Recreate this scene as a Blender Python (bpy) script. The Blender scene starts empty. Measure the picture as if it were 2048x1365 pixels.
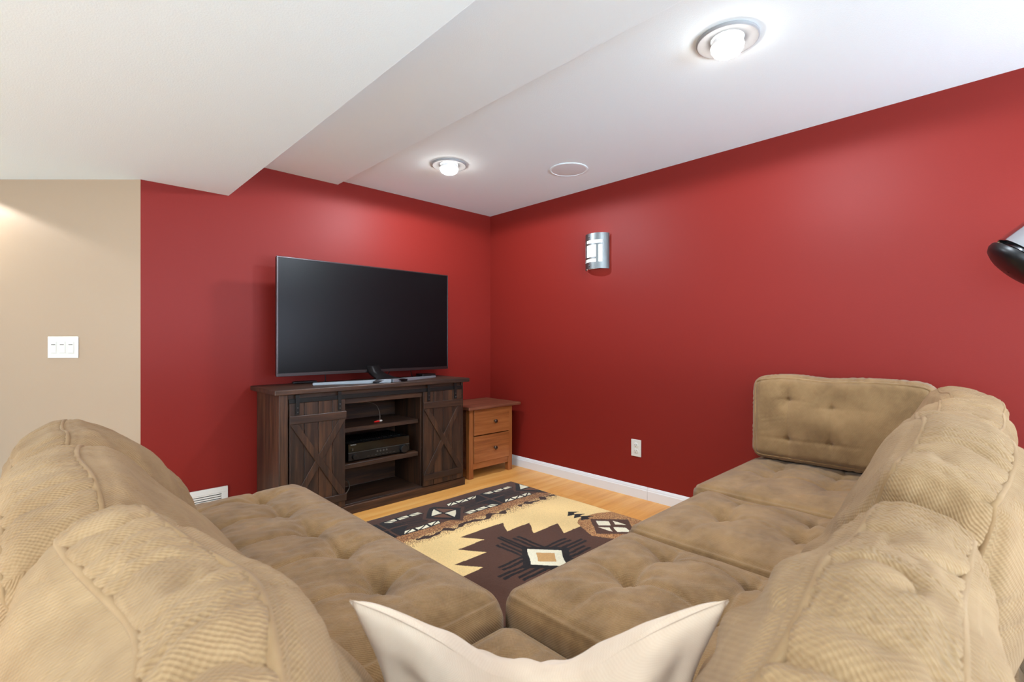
import bpy, bmesh, math, random
import numpy as np
from mathutils import Vector, Matrix

random.seed(7)
SC = bpy.context.scene
COL = SC.collection
PI = math.pi

# ------------------------------------------------------------------ camera, light, exposure
YAW = math.radians(44.0)                     # the camera looks at the room corner
FW = Vector((math.sin(YAW), math.cos(YAW), 0)); RT = Vector((math.cos(YAW), -math.sin(YAW), 0)); UP = Vector((0, 0, 1))
CAM_H = 1.044
cd = bpy.data.cameras.new('camera'); cam = bpy.data.objects.new('camera', cd); COL.objects.link(cam)
cam.location = (0, 0, CAM_H); cam.rotation_euler = (PI/2, 0, -YAW)
cd.sensor_width = 36; cd.lens = 967/2048*36; cd.clip_start = 0.02
cd.dof.use_dof = True; cd.dof.focus_distance = 2.6; cd.dof.aperture_fstop = 9.0
SC.camera = cam
vs = SC.view_settings
vs.view_transform = 'Standard'; vs.look = 'None'; vs.gamma = 1; vs.use_curve_mapping = False
vs.exposure = 0.76
w = bpy.data.worlds.new('world'); SC.world = w; w.use_nodes = True
w.node_tree.nodes['Background'].inputs[0].default_value = (1, .97, .92, 1)
w.node_tree.nodes['Background'].inputs[1].default_value = 0.02

BULB = 18.0           # radiance of the two ceiling bulbs in view
def lamp(name, kind, loc, power, color=(1, 1, 1), size=.15, rot=(0, 0, 0), **k):
    d = bpy.data.lights.new(name, kind); o = bpy.data.objects.new(name, d); COL.objects.link(o)
    d.energy = power; d.color = color; o.location = loc; o.rotation_euler = rot
    if kind == 'AREA':
        d.shape = 'RECTANGLE' if isinstance(size, tuple) else 'DISK'
        if isinstance(size, tuple): d.size, d.size_y = size
        else: d.size = size
    else: d.shadow_soft_size = size
    for a, b in k.items(): setattr(d, a, b)
    return o
WARM = (.98, .97, .94); NEUT = (.86, .98, 1.10); COOL = (.76, .95, 1.16)
# downward light of the recessed lamps: two in view, the row goes on behind the camera
for p in ((1.80, .727, 36), (1.822, 2.454, 36)):
    lamp('ceiling_lamp_light', 'SPOT', (p[0], p[1], 2.075), p[2], NEUT, .05, spot_size=math.radians(180), spot_blend=.12)
lamp('ceiling_lamp_light', 'AREA', (1.81, -2.7, 2.13), 14, NEUT, .16)
for p in ((-1.3, .35), (-.95, -2.6), (-2.6, -.75), (-2.6, 1.2)):
    lamp('soffit_lamp_light', 'AREA', (p[0], p[1], 1.885), 15, NEUT, .16)
lamp('wall_washer_light', 'SPOT', (-.46, 3.78, 1.895), 13, WARM, .03, spot_size=math.radians(138), spot_blend=.12)
# unseen fill lights added behind and beside the camera to brighten the room
lamp('added_fill_light', 'AREA', (1.35, -3.9, .95), 205, COOL, (2.7, 1.4), (PI/2+.95, 0, 0))
lamp('added_fill_light', 'AREA', (-3.9, -.6, 1.0), 140, COOL, (4.4, 1.5), (PI/2+.7, 0, -PI/2))
lamp('added_fill_light', 'AREA', (2.83, -2.6, 1.05), 45, COOL, (1.9, 1.5), (PI/2+.10, 0, PI/2))

# ------------------------------------------------------------------ materials
def lin(c):
    c = [x/255 for x in c]
    return tuple(x/12.92 if x <= .04045 else ((x+.055)/1.055)**2.4 for x in c) + (1,)
class NT:
    def __init__(s, name):
        s.m = bpy.data.materials.new(name); s.m.use_nodes = True; s.t = s.m.node_tree; s.b = s.t.nodes['Principled BSDF']
    def n(s, ty, **k):
        nd = s.t.nodes.new(ty)
        for a, v in k.items():
            if a.startswith('i_'):
                key = a[2:]; nd.inputs[int(key) if key.isdigit() else key.replace('_', ' ')].default_value = v
            else: setattr(nd, a, v)
        return nd
    def l(s, a, b): s.t.links.new(a, b)
    def mathn(s, op, a, b=None):
        nd = s.n('ShaderNodeMath', operation=op)
        for i, v in enumerate((a, b)):
            if v is None: continue
            if isinstance(v, (int, float)): nd.inputs[i].default_value = v
            else: s.l(v, nd.inputs[i])
        return nd.outputs[0]
    def ramp(s, fac, stops):
        r = s.n('ShaderNodeValToRGB'); e = r.color_ramp.elements
        while len(e) < len(stops): e.new(.5)
        for i, (p, c) in enumerate(stops): e[i].position = p; e[i].color = c
        s.l(fac, r.inputs[0]); return r.outputs[0]
    def noise(s, scale, vec=None, detail=4, rough=.55):
        nd = s.n('ShaderNodeTexNoise'); nd.inputs['Scale'].default_value = scale; nd.inputs['Detail'].default_value = detail; nd.inputs['Roughness'].default_value = rough
        if vec is not None: s.l(vec, nd.inputs['Vector'])
        return nd.outputs[0]
    def coord(s, out='Object', scale=(1, 1, 1), rot=(0, 0, 0)):
        tc = s.n('ShaderNodeTexCoord'); mp = s.n('ShaderNodeMapping'); mp.inputs['Scale'].default_value = scale; mp.inputs['Rotation'].default_value = rot
        s.l(tc.outputs[out], mp.inputs[0]); return mp.outputs[0]
    def bump(s, h, strength=.3, dist=.002):
        b = s.n('ShaderNodeBump'); b.inputs['Strength'].default_value = strength; b.inputs['Distance'].default_value = dist
        s.l(h, b.inputs['Height']); s.l(b.outputs[0], s.b.inputs['Normal'])
    def set(s, **k):
        for a, v in k.items(): s.b.inputs[a.replace('_', ' ')].default_value = v
        return s
def plain(name, c, rough=.5, metal=0, **k):
    t = NT(name); t.set(Base_Color=lin(c), Roughness=rough, Metallic=metal, **k); return t.m
def paint(name, c, rough, bump_scale, bstr, spec=.5):
    t = NT(name); t.set(Base_Color=lin(c), Roughness=rough); t.b.inputs['Specular IOR Level'].default_value = spec
    v = t.coord(); n = t.noise(bump_scale, v, 3); t.bump(n, bstr, .002); return t.m
M = {}
M['red'] = paint('red_paint', (128, 33, 25), .5, 260, .12, .20)
M['beige'] = paint('beige_paint', (172, 147, 120), .5, 260, .12)
M['white_wall'] = paint('white_wall_paint', (226, 228, 228), .6, 260, .1)
M['carpet'] = paint('light_grey_carpet', (186, 188, 188), .95, 90, .6, .1)
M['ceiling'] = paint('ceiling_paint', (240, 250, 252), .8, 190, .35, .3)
M['trim'] = plain('white_trim', (232, 230, 228), .4)
M['plastic_white'] = plain('white_plastic', (222, 218, 208), .35)
M['grille_white'] = plain('speaker_grille_white', (224, 226, 226), .7)
M['lamp_trim'] = plain('lamp_trim_grey', (158, 158, 158), .6)
M['black'] = plain('black_plastic', (14, 14, 15), .35)
M['black_gloss'] = plain('black_gloss', (8, 8, 9), .12)
M['dark_hole'] = plain('dark_hole', (6, 5, 5), .8)
M['iron'] = plain('black_iron', (44, 43, 42), .45, .7)
M['bolt'] = plain('bolt_steel', (92, 92, 92), .35, 1)
M['steel'] = plain('brushed_steel', (118, 121, 120), .45, 1)
M['bronze'] = plain('knob_pewter', (96, 84, 74), .35, 1)
M['chrome'] = plain('chrome', (205, 207, 210), .14, 1)
M['bezel'] = plain('bezel_gunmetal', (78, 72, 72), .28, .9)
M['stand_metal'] = plain('stand_silver', (150, 154, 158), .42, .55)
M['screen'] = plain('screen_glass', (4, 4, 5), .3, **{'Specular_IOR_Level': .22})
M['ink'] = plain('pale_print', (190, 190, 190), .5)
M['red_plug'] = plain('red_plug', (220, 30, 24), .35)
M['white_plug'] = plain('white_plug', (225, 215, 200), .35)
M['wire'] = plain('black_wire', (16, 15, 15), .5)
M['wire_grey'] = plain('grey_wire', (112, 98, 86), .5)
def emit(name, c, s):
    t = NT(name); t.set(Base_Color=(.8, .8, .8, 1), Roughness=.4)
    t.b.inputs['Emission Color'].default_value = c; t.b.inputs['Emission Strength'].default_value = s; return t.m
M['bulb'] = emit('bulb_glow', (1, .975, .94, 1), BULB)
M['bulb_neck'] = emit('bulb_neck_glass', (1, .975, .94, 1), .12)
M['sconce_glass'] = emit('sconce_glass', (1, .97, .84, 1), .64)

def wood(name, dark, mid, light, axis, rough=.5, scale=1.0, bumps=.15):
    t = NT(name); sc = [18*scale]*3; sc['xyz'.index(axis)] = 1.3*scale
    v = t.coord('Object', tuple(sc))
    info = t.n('ShaderNodeObjectInfo')
    off = t.n('ShaderNodeVectorMath', operation='ADD'); t.l(v, off.inputs[0])
    rnd = t.mathn('MULTIPLY', info.outputs['Random'], 37.0); t.l(rnd, off.inputs[1])
    n1 = t.noise(1.6, off.outputs[0], 6, .62)
    sc2 = [90*scale]*3; sc2['xyz'.index(axis)] = 2.5*scale
    v2 = t.coord('Object', tuple(sc2)); n2 = t.noise(2.2, v2, 3, .6)
    f = t.mathn('ADD', t.mathn('MULTIPLY', n1, .75), t.mathn('MULTIPLY', n2, .3))
    f = t.mathn('ADD', f, t.mathn('MULTIPLY', info.outputs['Random'], .05))
    c = t.ramp(f, [(.36, lin(dark)), (.53, lin(mid)), (.7, lin(light))])
    t.l(c, t.b.inputs['Base Color']); t.set(Roughness=rough); t.bump(f, bumps, .001); return t.m
DK = ((22, 12, 6), (52, 31, 18), (86, 54, 32))
M['walnut_x'] = wood('dark_walnut_along_x', *DK, 'x'); M['walnut_y'] = wood('dark_walnut_along_y', *DK, 'y'); M['walnut_z'] = wood('dark_walnut_along_z', *DK, 'z')
CH = ((116, 62, 28), (154, 90, 44), (178, 112, 62))
M['cherry_x'] = wood('cherry_along_x', *CH, 'x', .4, .8, .06); M['cherry_z'] = wood('cherry_along_z', *CH, 'z', .4, .8, .06)
CT = ((82, 42, 26), (108, 60, 40), (132, 80, 56))
M['cherry_top'] = wood('cherry_top', *CT, 'x', .42, .8, .06)
M['maple'] = wood('maple_laminate', (220, 148, 68), (235, 168, 86), (245, 190, 112), 'x', .35, .6, .03)

def fabric(name, base, nap, pitch=.0028, bstr=.45, sheen=.2, patch=7.0):
    t = NT(name)
    uv = t.coord('UV', (1, 1, 1), (0, 0, math.radians(40)))
    sep = t.n('ShaderNodeSeparateXYZ'); t.l(uv, sep.inputs[0])
    k = 2*PI/pitch
    su = t.mathn('SINE', t.mathn('MULTIPLY', sep.outputs[0], k)); sv = t.mathn('SINE', t.mathn('MULTIPLY', sep.outputs[1], k*.62))
    wv = t.mathn('ADD', t.mathn('MULTIPLY', su, .6), t.mathn('MULTIPLY', sv, .4))
    ob = t.coord()
    n = t.noise(patch, ob, 6, .6); nf = t.noise(60, ob, 3)
    f = t.mathn('ADD', t.mathn('MULTIPLY', n, .8), t.mathn('MULTIPLY', nf, .2))
    f = t.mathn('ADD', f, t.mathn('MULTIPLY', wv, .085))
    c = t.ramp(f, [(.31, lin(base)), (.67, lin(nap))])
    t.l(c, t.b.inputs['Base Color']); t.set(Roughness=.9)
    t.b.inputs['Sheen Weight'].default_value = sheen; t.b.inputs['Sheen Roughness'].default_value = .45; t.b.inputs['Specular IOR Level'].default_value = .15
    t.bump(wv, bstr, .0016); return t.m
M['fabric'] = fabric('tan_waffle_fabric', (121, 92, 60), (163, 128, 87))
M['fabric_cushion'] = fabric('tan_waffle_cushion', (132, 102, 69), (162, 131, 94), .0032, .42, .06)
M['fabric_base'] = fabric('tan_sofa_base', (108, 86, 63), (132, 107, 80))
M['cream'] = fabric('cream_plush', (208, 182, 156), (224, 202, 178), .0012, .12, .3, 3.0)

# ------------------------------------------------------------------ mesh helpers
ORG = {}
def link(name, me, mat, parent=None, org=(0, 0, 0)):
    """link a mesh whose vertices are given in world space; its origin goes to org"""
    o = bpy.data.objects.new(name, me); COL.objects.link(o)
    if mat: me.materials.append(mat)
    org = Vector(org)
    if parent is not None:
        porg = ORG[parent.name]; o.parent = parent; o.location = org - porg
    else: o.location = org
    ORG[o.name] = org
    return o
def mesh_np(name, V, F, org=(0, 0, 0), smooth=False, uv=None):
    V = np.asarray(V, dtype=np.float64) - np.array(org)
    me = bpy.data.meshes.new(name)
    if isinstance(F, np.ndarray):
        n, k = F.shape
        me.vertices.add(len(V)); me.vertices.foreach_set('co', V.astype(np.float32).ravel())
        me.loops.add(n*k); me.loops.foreach_set('vertex_index', F.astype(np.int32).ravel())
        me.polygons.add(n); me.polygons.foreach_set('loop_start', np.arange(0, n*k, k, dtype=np.int32))
        me.update(calc_edges=True); me.validate()
    else:
        me.from_pydata([tuple(v) for v in V], [], F); me.update()
    if uv is not None:
        l = me.uv_layers.new(name='UVMap'); l.data.foreach_set('uv', np.asarray(uv, dtype=np.float32).ravel())
    if smooth: me.polygons.foreach_set('use_smooth', np.ones(len(me.polygons), dtype=bool))
    return me
def bm_obj(name, bm, mat, parent=None, org=(0, 0, 0), smooth=False):
    me = bpy.data.meshes.new(name); bmesh.ops.translate(bm, verts=bm.verts, vec=-Vector(org))
    bmesh.ops.recalc_face_normals(bm, faces=bm.faces)
    bm.to_mesh(me); bm.free()
    if smooth: me.polygons.foreach_set('use_smooth', np.ones(len(me.polygons), dtype=bool))
    return link(name, me, mat, parent, org)
def add_box(bm, x0, x1, y0, y1, z0, z1, bev=0, seg=1):
    r = bmesh.ops.create_cube(bm, size=1.0); vs_ = r['verts']
    for v in vs_: v.co = Vector((x0+(v.co.x+.5)*(x1-x0), y0+(v.co.y+.5)*(y1-y0), z0+(v.co.z+.5)*(z1-z0)))
    if bev > 0:
        es = list({e for v in vs_ for e in v.link_edges})
        bmesh.ops.bevel(bm, geom=es, offset=bev, segments=seg, affect='EDGES', profile=.5)
def box(name, x0, x1, y0, y1, z0, z1, mat, parent=None, bev=.002, seg=1):
    bm = bmesh.new(); add_box(bm, x0, x1, y0, y1, z0, z1, bev, seg)
    return bm_obj(name, bm, mat, parent, ((x0+x1)/2, (y0+y1)/2, z0))
def boxes(name, bl, mat, parent=None, bev=.002, org=None):
    bm = bmesh.new()
    for b in bl: add_box(bm, *b, bev)
    return bm_obj(name, bm, mat, parent, org or ((bl[0][0]+bl[0][1])/2, (bl[0][2]+bl[0][3])/2, bl[0][4]))
def prism(name, pts, d, mat, parent=None, org=None):
    """polygon pts (world 3-D, planar) extruded by vector d"""
    n = len(pts); d = Vector(d); P = [Vector(p) for p in pts]; V = P+[p+d for p in P]
    F = [list(range(n)), list(range(2*n-1, n-1, -1))]+[[i, (i+1) % n, n+(i+1) % n, n+i] for i in range(n)]
    bm = bmesh.new(); bv = [bm.verts.new(v) for v in V]
    for f in F: bm.faces.new([bv[i] for i in f])
    return bm_obj(name, bm, mat, parent, org or V[0])
def lathe(name, prof, org, axis, mat, parent=None, n=40, cap=True, smooth=True):
    """prof: list of (radius, distance along axis from org)"""
    ax = Vector(axis).normalized(); u = ax.orthogonal().normalized(); v = ax.cross(u); O = Vector(org)
    V = []; F = []
    for r, h in prof:
        for i in range(n):
            a = 2*PI*i/n; V.append(O+ax*h+(u*math.cos(a)+v*math.sin(a))*r)
    for j in range(len(prof)-1):
        for i in range(n):
            k = (i+1) % n; F.append((j*n+i, j*n+k, (j+1)*n+k, (j+1)*n+i))
    if cap:
        F.append(tuple(range(n-1, -1, -1))); F.append(tuple((len(prof)-1)*n+i for i in range(n)))
    me = mesh_np(name, [tuple(x) for x in V], F, org, False)
    if smooth:
        me.polygons.foreach_set('use_smooth', np.array([len(p.vertices) == 4 for p in me.polygons], dtype=bool))
        me.set_sharp_from_angle(angle=math.radians(38))
    bm = bmesh.new(); bm.from_mesh(me); bmesh.ops.recalc_face_normals(bm, faces=bm.faces); bm.to_mesh(me); bm.free()
    return link(name, me, mat, parent, org)
def smooth_path(P, k=6):
    P = [np.array(p, float) for p in P]; out = []
    for i in range(len(P)-1):
        p0 = P[max(i-1, 0)]; p1 = P[i]; p2 = P[i+1]; p3 = P[min(i+2, len(P)-1)]
        for j in range(k):
            t = j/k; out.append(.5*((2*p1)+(-p0+p2)*t+(2*p0-5*p1+4*p2-p3)*t*t+(-p0+3*p1-3*p2+p3)*t**3))
    out.append(P[-1]); return out
def tube(name, path, r, mat, parent=None, n=8, closed=False, flat=1.0, org=None):
    P = [Vector(p) for p in path]; m = len(P); V = []; F = []; up = None
    for i, p in enumerate(P):
        a = P[(i-1) % m] if (closed or i) else P[0]; b = P[(i+1) % m] if (closed or i < m-1) else P[-1]
        t = (b-a).normalized()
        if up is None: up = t.orthogonal().normalized()
        up = (up-t*up.dot(t)).normalized(); s = t.cross(up)
        for k in range(n):
            an = 2*PI*k/n; V.append(p+up*(math.cos(an)*r)+s*(math.sin(an)*r*flat))
    for i in range(m if closed else m-1):
        for k in range(n):
            j = (i+1) % m; F.append((i*n+k, i*n+(k+1) % n, j*n+(k+1) % n, j*n+k))
    if not closed: F += [tuple(range(n-1, -1, -1)), tuple((m-1)*n+k for k in range(n))]
    o = org or P[0]
    return link(name, mesh_np(name, [tuple(v) for v in V], F, o, True), mat, parent, o)
def text(name, s, size, pos, xdir, ydir, mat, parent, depth=.0003):
    cu = bpy.data.curves.new('t', 'FONT'); cu.body = s; cu.size = size; cu.align_x = 'CENTER'; cu.align_y = 'CENTER'; cu.extrude = depth
    to = bpy.data.objects.new('t', cu); COL.objects.link(to); bpy.context.view_layer.update()
    me = bpy.data.meshes.new_from_object(to.evaluated_get(bpy.context.evaluated_depsgraph_get()))
    bpy.data.objects.remove(to); bpy.data.curves.remove(cu)
    X = Vector(xdir); Y = Vector(ydir); Z = X.cross(Y)
    me.transform(Matrix((X, Y, Z)).transposed().to_4x4()); me.name = name
    return link(name, me, mat, parent, pos)
def thing(name, label, cat, loc, group=None):
    o = bpy.data.objects.new(name, None); COL.objects.link(o); o.location = loc; o.empty_display_size = .1
    ORG[o.name] = Vector(loc); return tag(o, label, cat, group)
def tag(o, label, cat, group=None):
    o['label'] = label; o['category'] = cat
    if group: o['group'] = group
    return o
def struct(o): o['kind'] = 'structure'; return o

# ------------------------------------------------------------------ room shell
XR, YT, H, HS = 2.85, 3.23, 2.152, 1.906
SX, BX, BZ = .785, 1.455, 2.122            # soffit edge, beam edge, beam underside
CX = .366                                  # where the red wall ends and the beige wall turns away
bd = -RT                                   # the beige wall runs off at 45 degrees
BE = Vector((CX, YT, 0))+bd*2.0
struct(box('floor', -4, 3.2, -4, 5, -.2, -.0012, M['carpet'], bev=0))
struct(box('wall_right', XR, XR+.12, -4, YT+.12, -.0012, H+.1, M['red'], bev=0))
def wallpoly(name, pts, d, mat): return struct(prism(name, pts, d, mat))
wallpoly('wall_back', [(CX, YT, -.0012), (XR, YT, -.0012), (XR, YT, H+.1), (CX, YT, H+.1)], (0, .12, 0), M['red'])
nb = FW
wallpoly('wall_left', [(CX, YT, -.0012), (BE.x, BE.y, -.0012), (BE.x, BE.y, H+.1), (CX, YT, H+.1)], nb*.12, M['beige'])
wallpoly('wall_far', [(BE.x, BE.y, -.0012), (-4, BE.y, -.0012), (-4, BE.y, H+.1), (BE.x, BE.y, H+.1)], (0, .12, 0), M['white_wall'])
struct(box('wall_side', -4.12, -4, -4, 5, -.0012, H+.1, M['white_wall'], bev=0))
struct(box('wall_behind', -4.12, XR+.12, -4.12, -4, -.0012, H+.1, M['white_wall'], bev=0))
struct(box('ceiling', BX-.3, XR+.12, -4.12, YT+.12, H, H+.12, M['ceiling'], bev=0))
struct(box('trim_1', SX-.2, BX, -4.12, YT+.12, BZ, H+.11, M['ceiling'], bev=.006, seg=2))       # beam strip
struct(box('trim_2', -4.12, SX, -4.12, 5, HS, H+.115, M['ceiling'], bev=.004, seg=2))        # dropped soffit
# baseboards: bevelled profile swept along the wall
def baseboard(name, p0, p1, inward, h=.082, t=.014):
    p0 = Vector(p0); p1 = Vector(p1); i = Vector(inward)
    prof = [(0, 0), (t, 0), (t, h*.70), (t*.8, h*.76), (t*.72, h*.84), (t*.35, h*.97), (0, h)]
    pts = [p0+i*a+UP*b for a, b in prof]
    return struct(prism(name, pts, p1-p0, M['trim']))
baseboard('baseboard_right', (XR, YT, 0), (XR, 1.664, 0), (-1, 0, 0))
baseboard('baseboard_right', (XR, 1.662, 0), (XR, -3.9, 0), (-1, 0, 0))
baseboard('baseboard_back', (.80, YT, 0), (XR-.016, YT, 0), (0, -1, 0))
baseboard('baseboard_back', (CX, YT, 0), (.45, YT, 0), (0, -1, 0))
baseboard('baseboard_left', (CX, YT, 0), (BE.x, BE.y, 0), -nb)
# floor planks (children of the floor)
floor = bpy.data.objects['floor']
rnd = random.Random(3); row = 0; y = YT-.004
while y > -.9:
    y0 = y-.192; x = XR-.004; first = rnd.uniform(.25, 1.2)
    while x > -1.6:
        x0 = x-first; first = 1.2
        bm = bmesh.new(); add_box(bm, x0+.0005, x, y0+.0007, y, -.0012, 0, 0)
        bm_obj('plank', bm, M['maple'], floor, (x0, y0, 0)); x = x0
    y = y0

# ------------------------------------------------------------------ soft cushions
class Wob:
    """sum of random sines used for wrinkles and sag"""
    def __init__(s, seed, f0, f1, n=9, dim=1):
        r = np.random.RandomState(seed); s.k = r.uniform(f0, f1, n)*2*PI; s.p = r.uniform(0, 2*PI, n); s.a = r.uniform(.5, 1, n); s.a /= np.sqrt((s.a**2).sum()/2)
        th = r.uniform(0, 2*PI, n); s.c = np.cos(th); s.s = np.sin(th)
    def one(s, x): return sum(a*np.sin(k*x+p) for k, p, a in zip(s.k, s.p, s.a))
    def two(s, x, y): return sum(a*np.sin(k*(c*x+d*y)+p) for k, p, a, c, d in zip(s.k, s.p, s.a, s.c, s.s))
def box_grid(hx, hy, hz, step):
    """surface lattice of a box: vertices, quads, metric uv per loop, integer side per quad"""
    n = [max(4, int(round(2*h/step))) for h in (hx, hy, hz)]
    ax = [np.linspace(-h, h, k+1) for h, k in zip((hx, hy, hz), n)]
    def idx(i, j, k): return (i*(n[1]+1)+j)*(n[2]+1)+k
    F = []; UV = []; SIDE = []
    for d in range(3):
        u, v = [(1, 2), (2, 0), (0, 1)][d]
        I, J = np.meshgrid(np.arange(n[u]), np.arange(n[v]), indexing='ij'); I = I.ravel(); J = J.ravel()
        for sgn in (0, 1):
            q = []
            for di, dj in ((0, 0), (1, 0), (1, 1), (0, 1)):
                c = [None]*3; c[d] = np.full_like(I, n[d] if sgn else 0); c[u] = I+di; c[v] = J+dj
                q.append((idx(*c), ax[u][I+di], ax[v][J+dj]))
            if not sgn: q = q[::-1]
            F.append(np.stack([a[0] for a in q], 1)); UV.append(np.stack([np.stack([a[1], a[2]], 1) for a in q], 1)); SIDE.append(np.full(len(I), 2*d+sgn))
    F = np.concatenate(F); UV = np.concatenate(UV); SIDE = np.concatenate(SIDE)
    ids, inv = np.unique(F, return_inverse=True); F = inv.reshape(F.shape)
    k = ids % (n[2]+1); j = (ids//(n[2]+1)) % (n[1]+1); i = ids//((n[2]+1)*(n[1]+1))
    return np.stack([ax[0][i], ax[1][j], ax[2][k]], 1), F, UV, SIDE
def rounded(P, h, r):
    h = np.array(h); r = np.minimum(r, h*.98)
    q = np.clip(P, -(h-r), h-r); d = P-q; m = d/r; ln = np.linalg.norm(m, axis=1, keepdims=True)
    N = m/np.maximum(ln, 1e-9); out = q+N*r
    Nn = N/np.array(r); Nn /= np.linalg.norm(Nn, axis=1, keepdims=True)
    return out, Nn
def sstep(x): x = np.clip(x, 0, 1); return x*x*(3-2*x)

def back_cushion(label, L, T, Hc, place, seed, step=.006, puff=.06, rear=.045, curve=((.25, .42), (.10, .62), (.06, .85)), wr=1.0, tufts=(), shoulder=.02, topdip=0.0, thick=.35, slump=1.0, deep=1.0, welt=1.0, mat='fabric_cushion', rnd=(.035, .018, .03)):
    """box cushion with welted edges; local x along, y thickness (+front), z height;  place(s, p, z) -> world"""
    ha, hb, hc = L/2, T/2, Hc/2
    P, F, UV, SIDE = box_grid(ha, hb, hc, step)
    a, b, c = P.T
    Q, N = rounded(P, (ha, hb, hc), rnd)
    isf = (np.abs(b-hb) < 1e-9); isb = (np.abs(b+hb) < 1e-9)
    edge = np.minimum(ha-np.abs(a), hc-np.abs(c))           # distance to seam over front/back panels
    df = np.where(isf, edge, hb-b); db = np.where(isb, edge, b+hb)
    w2, w3, w5 = Wob(seed+1, 3, 7), Wob(seed+2, 1.2, 3.2), Wob(seed+4, 4, 9)
    def gather(x, y, f):                                    # rounded ridges with sharp valleys, uneven spacing
        return np.abs(np.sin(PI*f*(x+.012*w2.one(x)+.007*w2.one(y*2.0+x)+.010*w3.one(x*3))))**.6-.7
    dome = (np.clip(1-(a/ha)**2, 0, 1)**.55)*(np.clip(1-(c/hc)**2, 0, 1)**.55)
    disp = np.zeros(len(P)); X = Q.copy()
    X[:, 1] += np.where(isf, puff*dome, 0)-np.where(isb, rear*dome, 0)
    strip = ~(isf | isb); win = np.clip(1-(b/hb)**2, 0, 1)**.5
    along = np.where(np.abs(np.abs(c)-hc) < 1e-9, a, c+3.1)
    amp = .55+.45*np.clip(w5.one(along), -1, 1)
    disp += np.where(strip, win*.010+wr*(.0115*gather(along, b, 26)*amp*(.6+.4*win)+.0032*gather(along+.1, b, 58)*(1.2-amp)), 0)
    # puckers that leave the seams and die out over the panels
    drift = .38 if w3.p[0] > 3 else -.38
    fade = np.exp(-np.maximum(edge, 0)/.11)*sstep(edge/.015)
    near_top = (hc-np.abs(c) < ha-np.abs(a))
    sa = np.where(near_top, a+drift*(hc-c)*(hc-c)*2.2, c*1.1+.3*np.abs(a)+5)
    amp2 = .5+.5*np.clip(w5.one(sa*.8+1), -1, 1)
    panel = isf | isb
    disp += np.where(panel, wr*.0090*fade*(.75*gather(sa, c, 19)+.4*gather(sa+.2, c, 37))*amp2, 0)
    disp += np.where(panel, wr*.0065*w3.two(a, c*1.2+.2*a)*sstep(edge/.10), 0)
    # a few long soft folds down the front
    fl = np.sin(2*PI*(5.5*(c+drift*.9*a)+.22*w2.one(a*.5+c*.4))+seed)
    disp += np.where(isf, wr*.0058*np.sign(fl)*np.abs(fl)**.8*sstep(edge/.07)*np.clip(.45+.55*w3.one(a*1.3+c), 0, 1.1), 0)
    # welt and stitch line on both sides of the seams
    for d_ in (df, db):
        disp += welt*.0045*np.exp(-(d_/.007)**2)-welt*.0030*np.exp(-((d_-.0135)/.0042)**2)*np.where(panel | strip, 1, 0)
    for (ta, tc) in tufts:
        r = np.hypot(a-ta, c-tc); ln = np.exp(-((c-tc)/.007)**2)*np.exp(-np.abs(a-ta)/.10)+np.exp(-((a-ta)/.007)**2)*np.exp(-np.abs(c-tc)/.10)
        disp += np.where(isf, deep*(-.016*np.exp(-(r/.05)**2)-.012*np.exp(-(r/.013)**2))-.004*ln, 0)
    X += N*disp[:, None]
    # sag of the top edge
    v = np.clip((X[:, 2]+hc)/Hc, -.1, 1.15)
    (p0, z0), (p1, z1), (p2, z2) = curve
    vv = np.clip(v, 0, 1); ex = v-vv
    cp = (1-vv)**2*p0+2*vv*(1-vv)*p1+vv**2*p2; cz = (1-vv)**2*z0+2*vv*(1-vv)*z1+vv**2*z2
    tp = 2*(1-vv)*(p1-p0)+2*vv*(p2-p1); tz = 2*(1-vv)*(z1-z0)+2*vv*(z2-z1); ln = np.hypot(tp, tz); tp /= ln; tz /= ln
    cp += tp*ex*Hc; cz += tz*ex*Hc
    bb = X[:, 1]*(1+thick*(1-vv)**1.2)
    pp = cp+tz*bb; zz = cz-tp*bb
    zz -= sstep((v-.25)/.75)*(shoulder*np.abs(X[:, 0]/ha)**4+topdip*np.exp(-((X[:, 0]-.03)/(.3*ha))**2)+.006*slump*w3.one(X[:, 0]*1.4))
    pp += .010*slump*w3.one(X[:, 0]*.8+2)*v
    W = place(X[:, 0], pp, zz)
    org = W.min(0)*.5+W.max(0)*.5; org[2] = W[:, 2].min()
    uv = UV.copy()
    me = mesh_np('back_cushion', W, F, org, True, uv.reshape(-1, 2))
    o = link('back_cushion', me, M[mat], None, org); tag(o, label, 'cushion', 'back cushions of the tan sectional sofa')
    # welt cords as parts, following the displaced seam vertices
    for nm, bs in (('front_welt', hb), ('rear_welt', -hb)):
        sel = np.where((np.abs(b-bs) < 1e-9) & ((np.abs(np.abs(a)-ha) < 1e-9) | (np.abs(np.abs(c)-hc) < 1e-9)))[0]
        ang = np.arctan2(c[sel]/hc, a[sel]/ha); sel = sel[np.argsort(ang)]
        k = 2 if step < .007 else 1
        tube('welt', [tuple(x) for x in W[sel][::k]], .0052, M[mat], o, 6, True)
    return o

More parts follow.
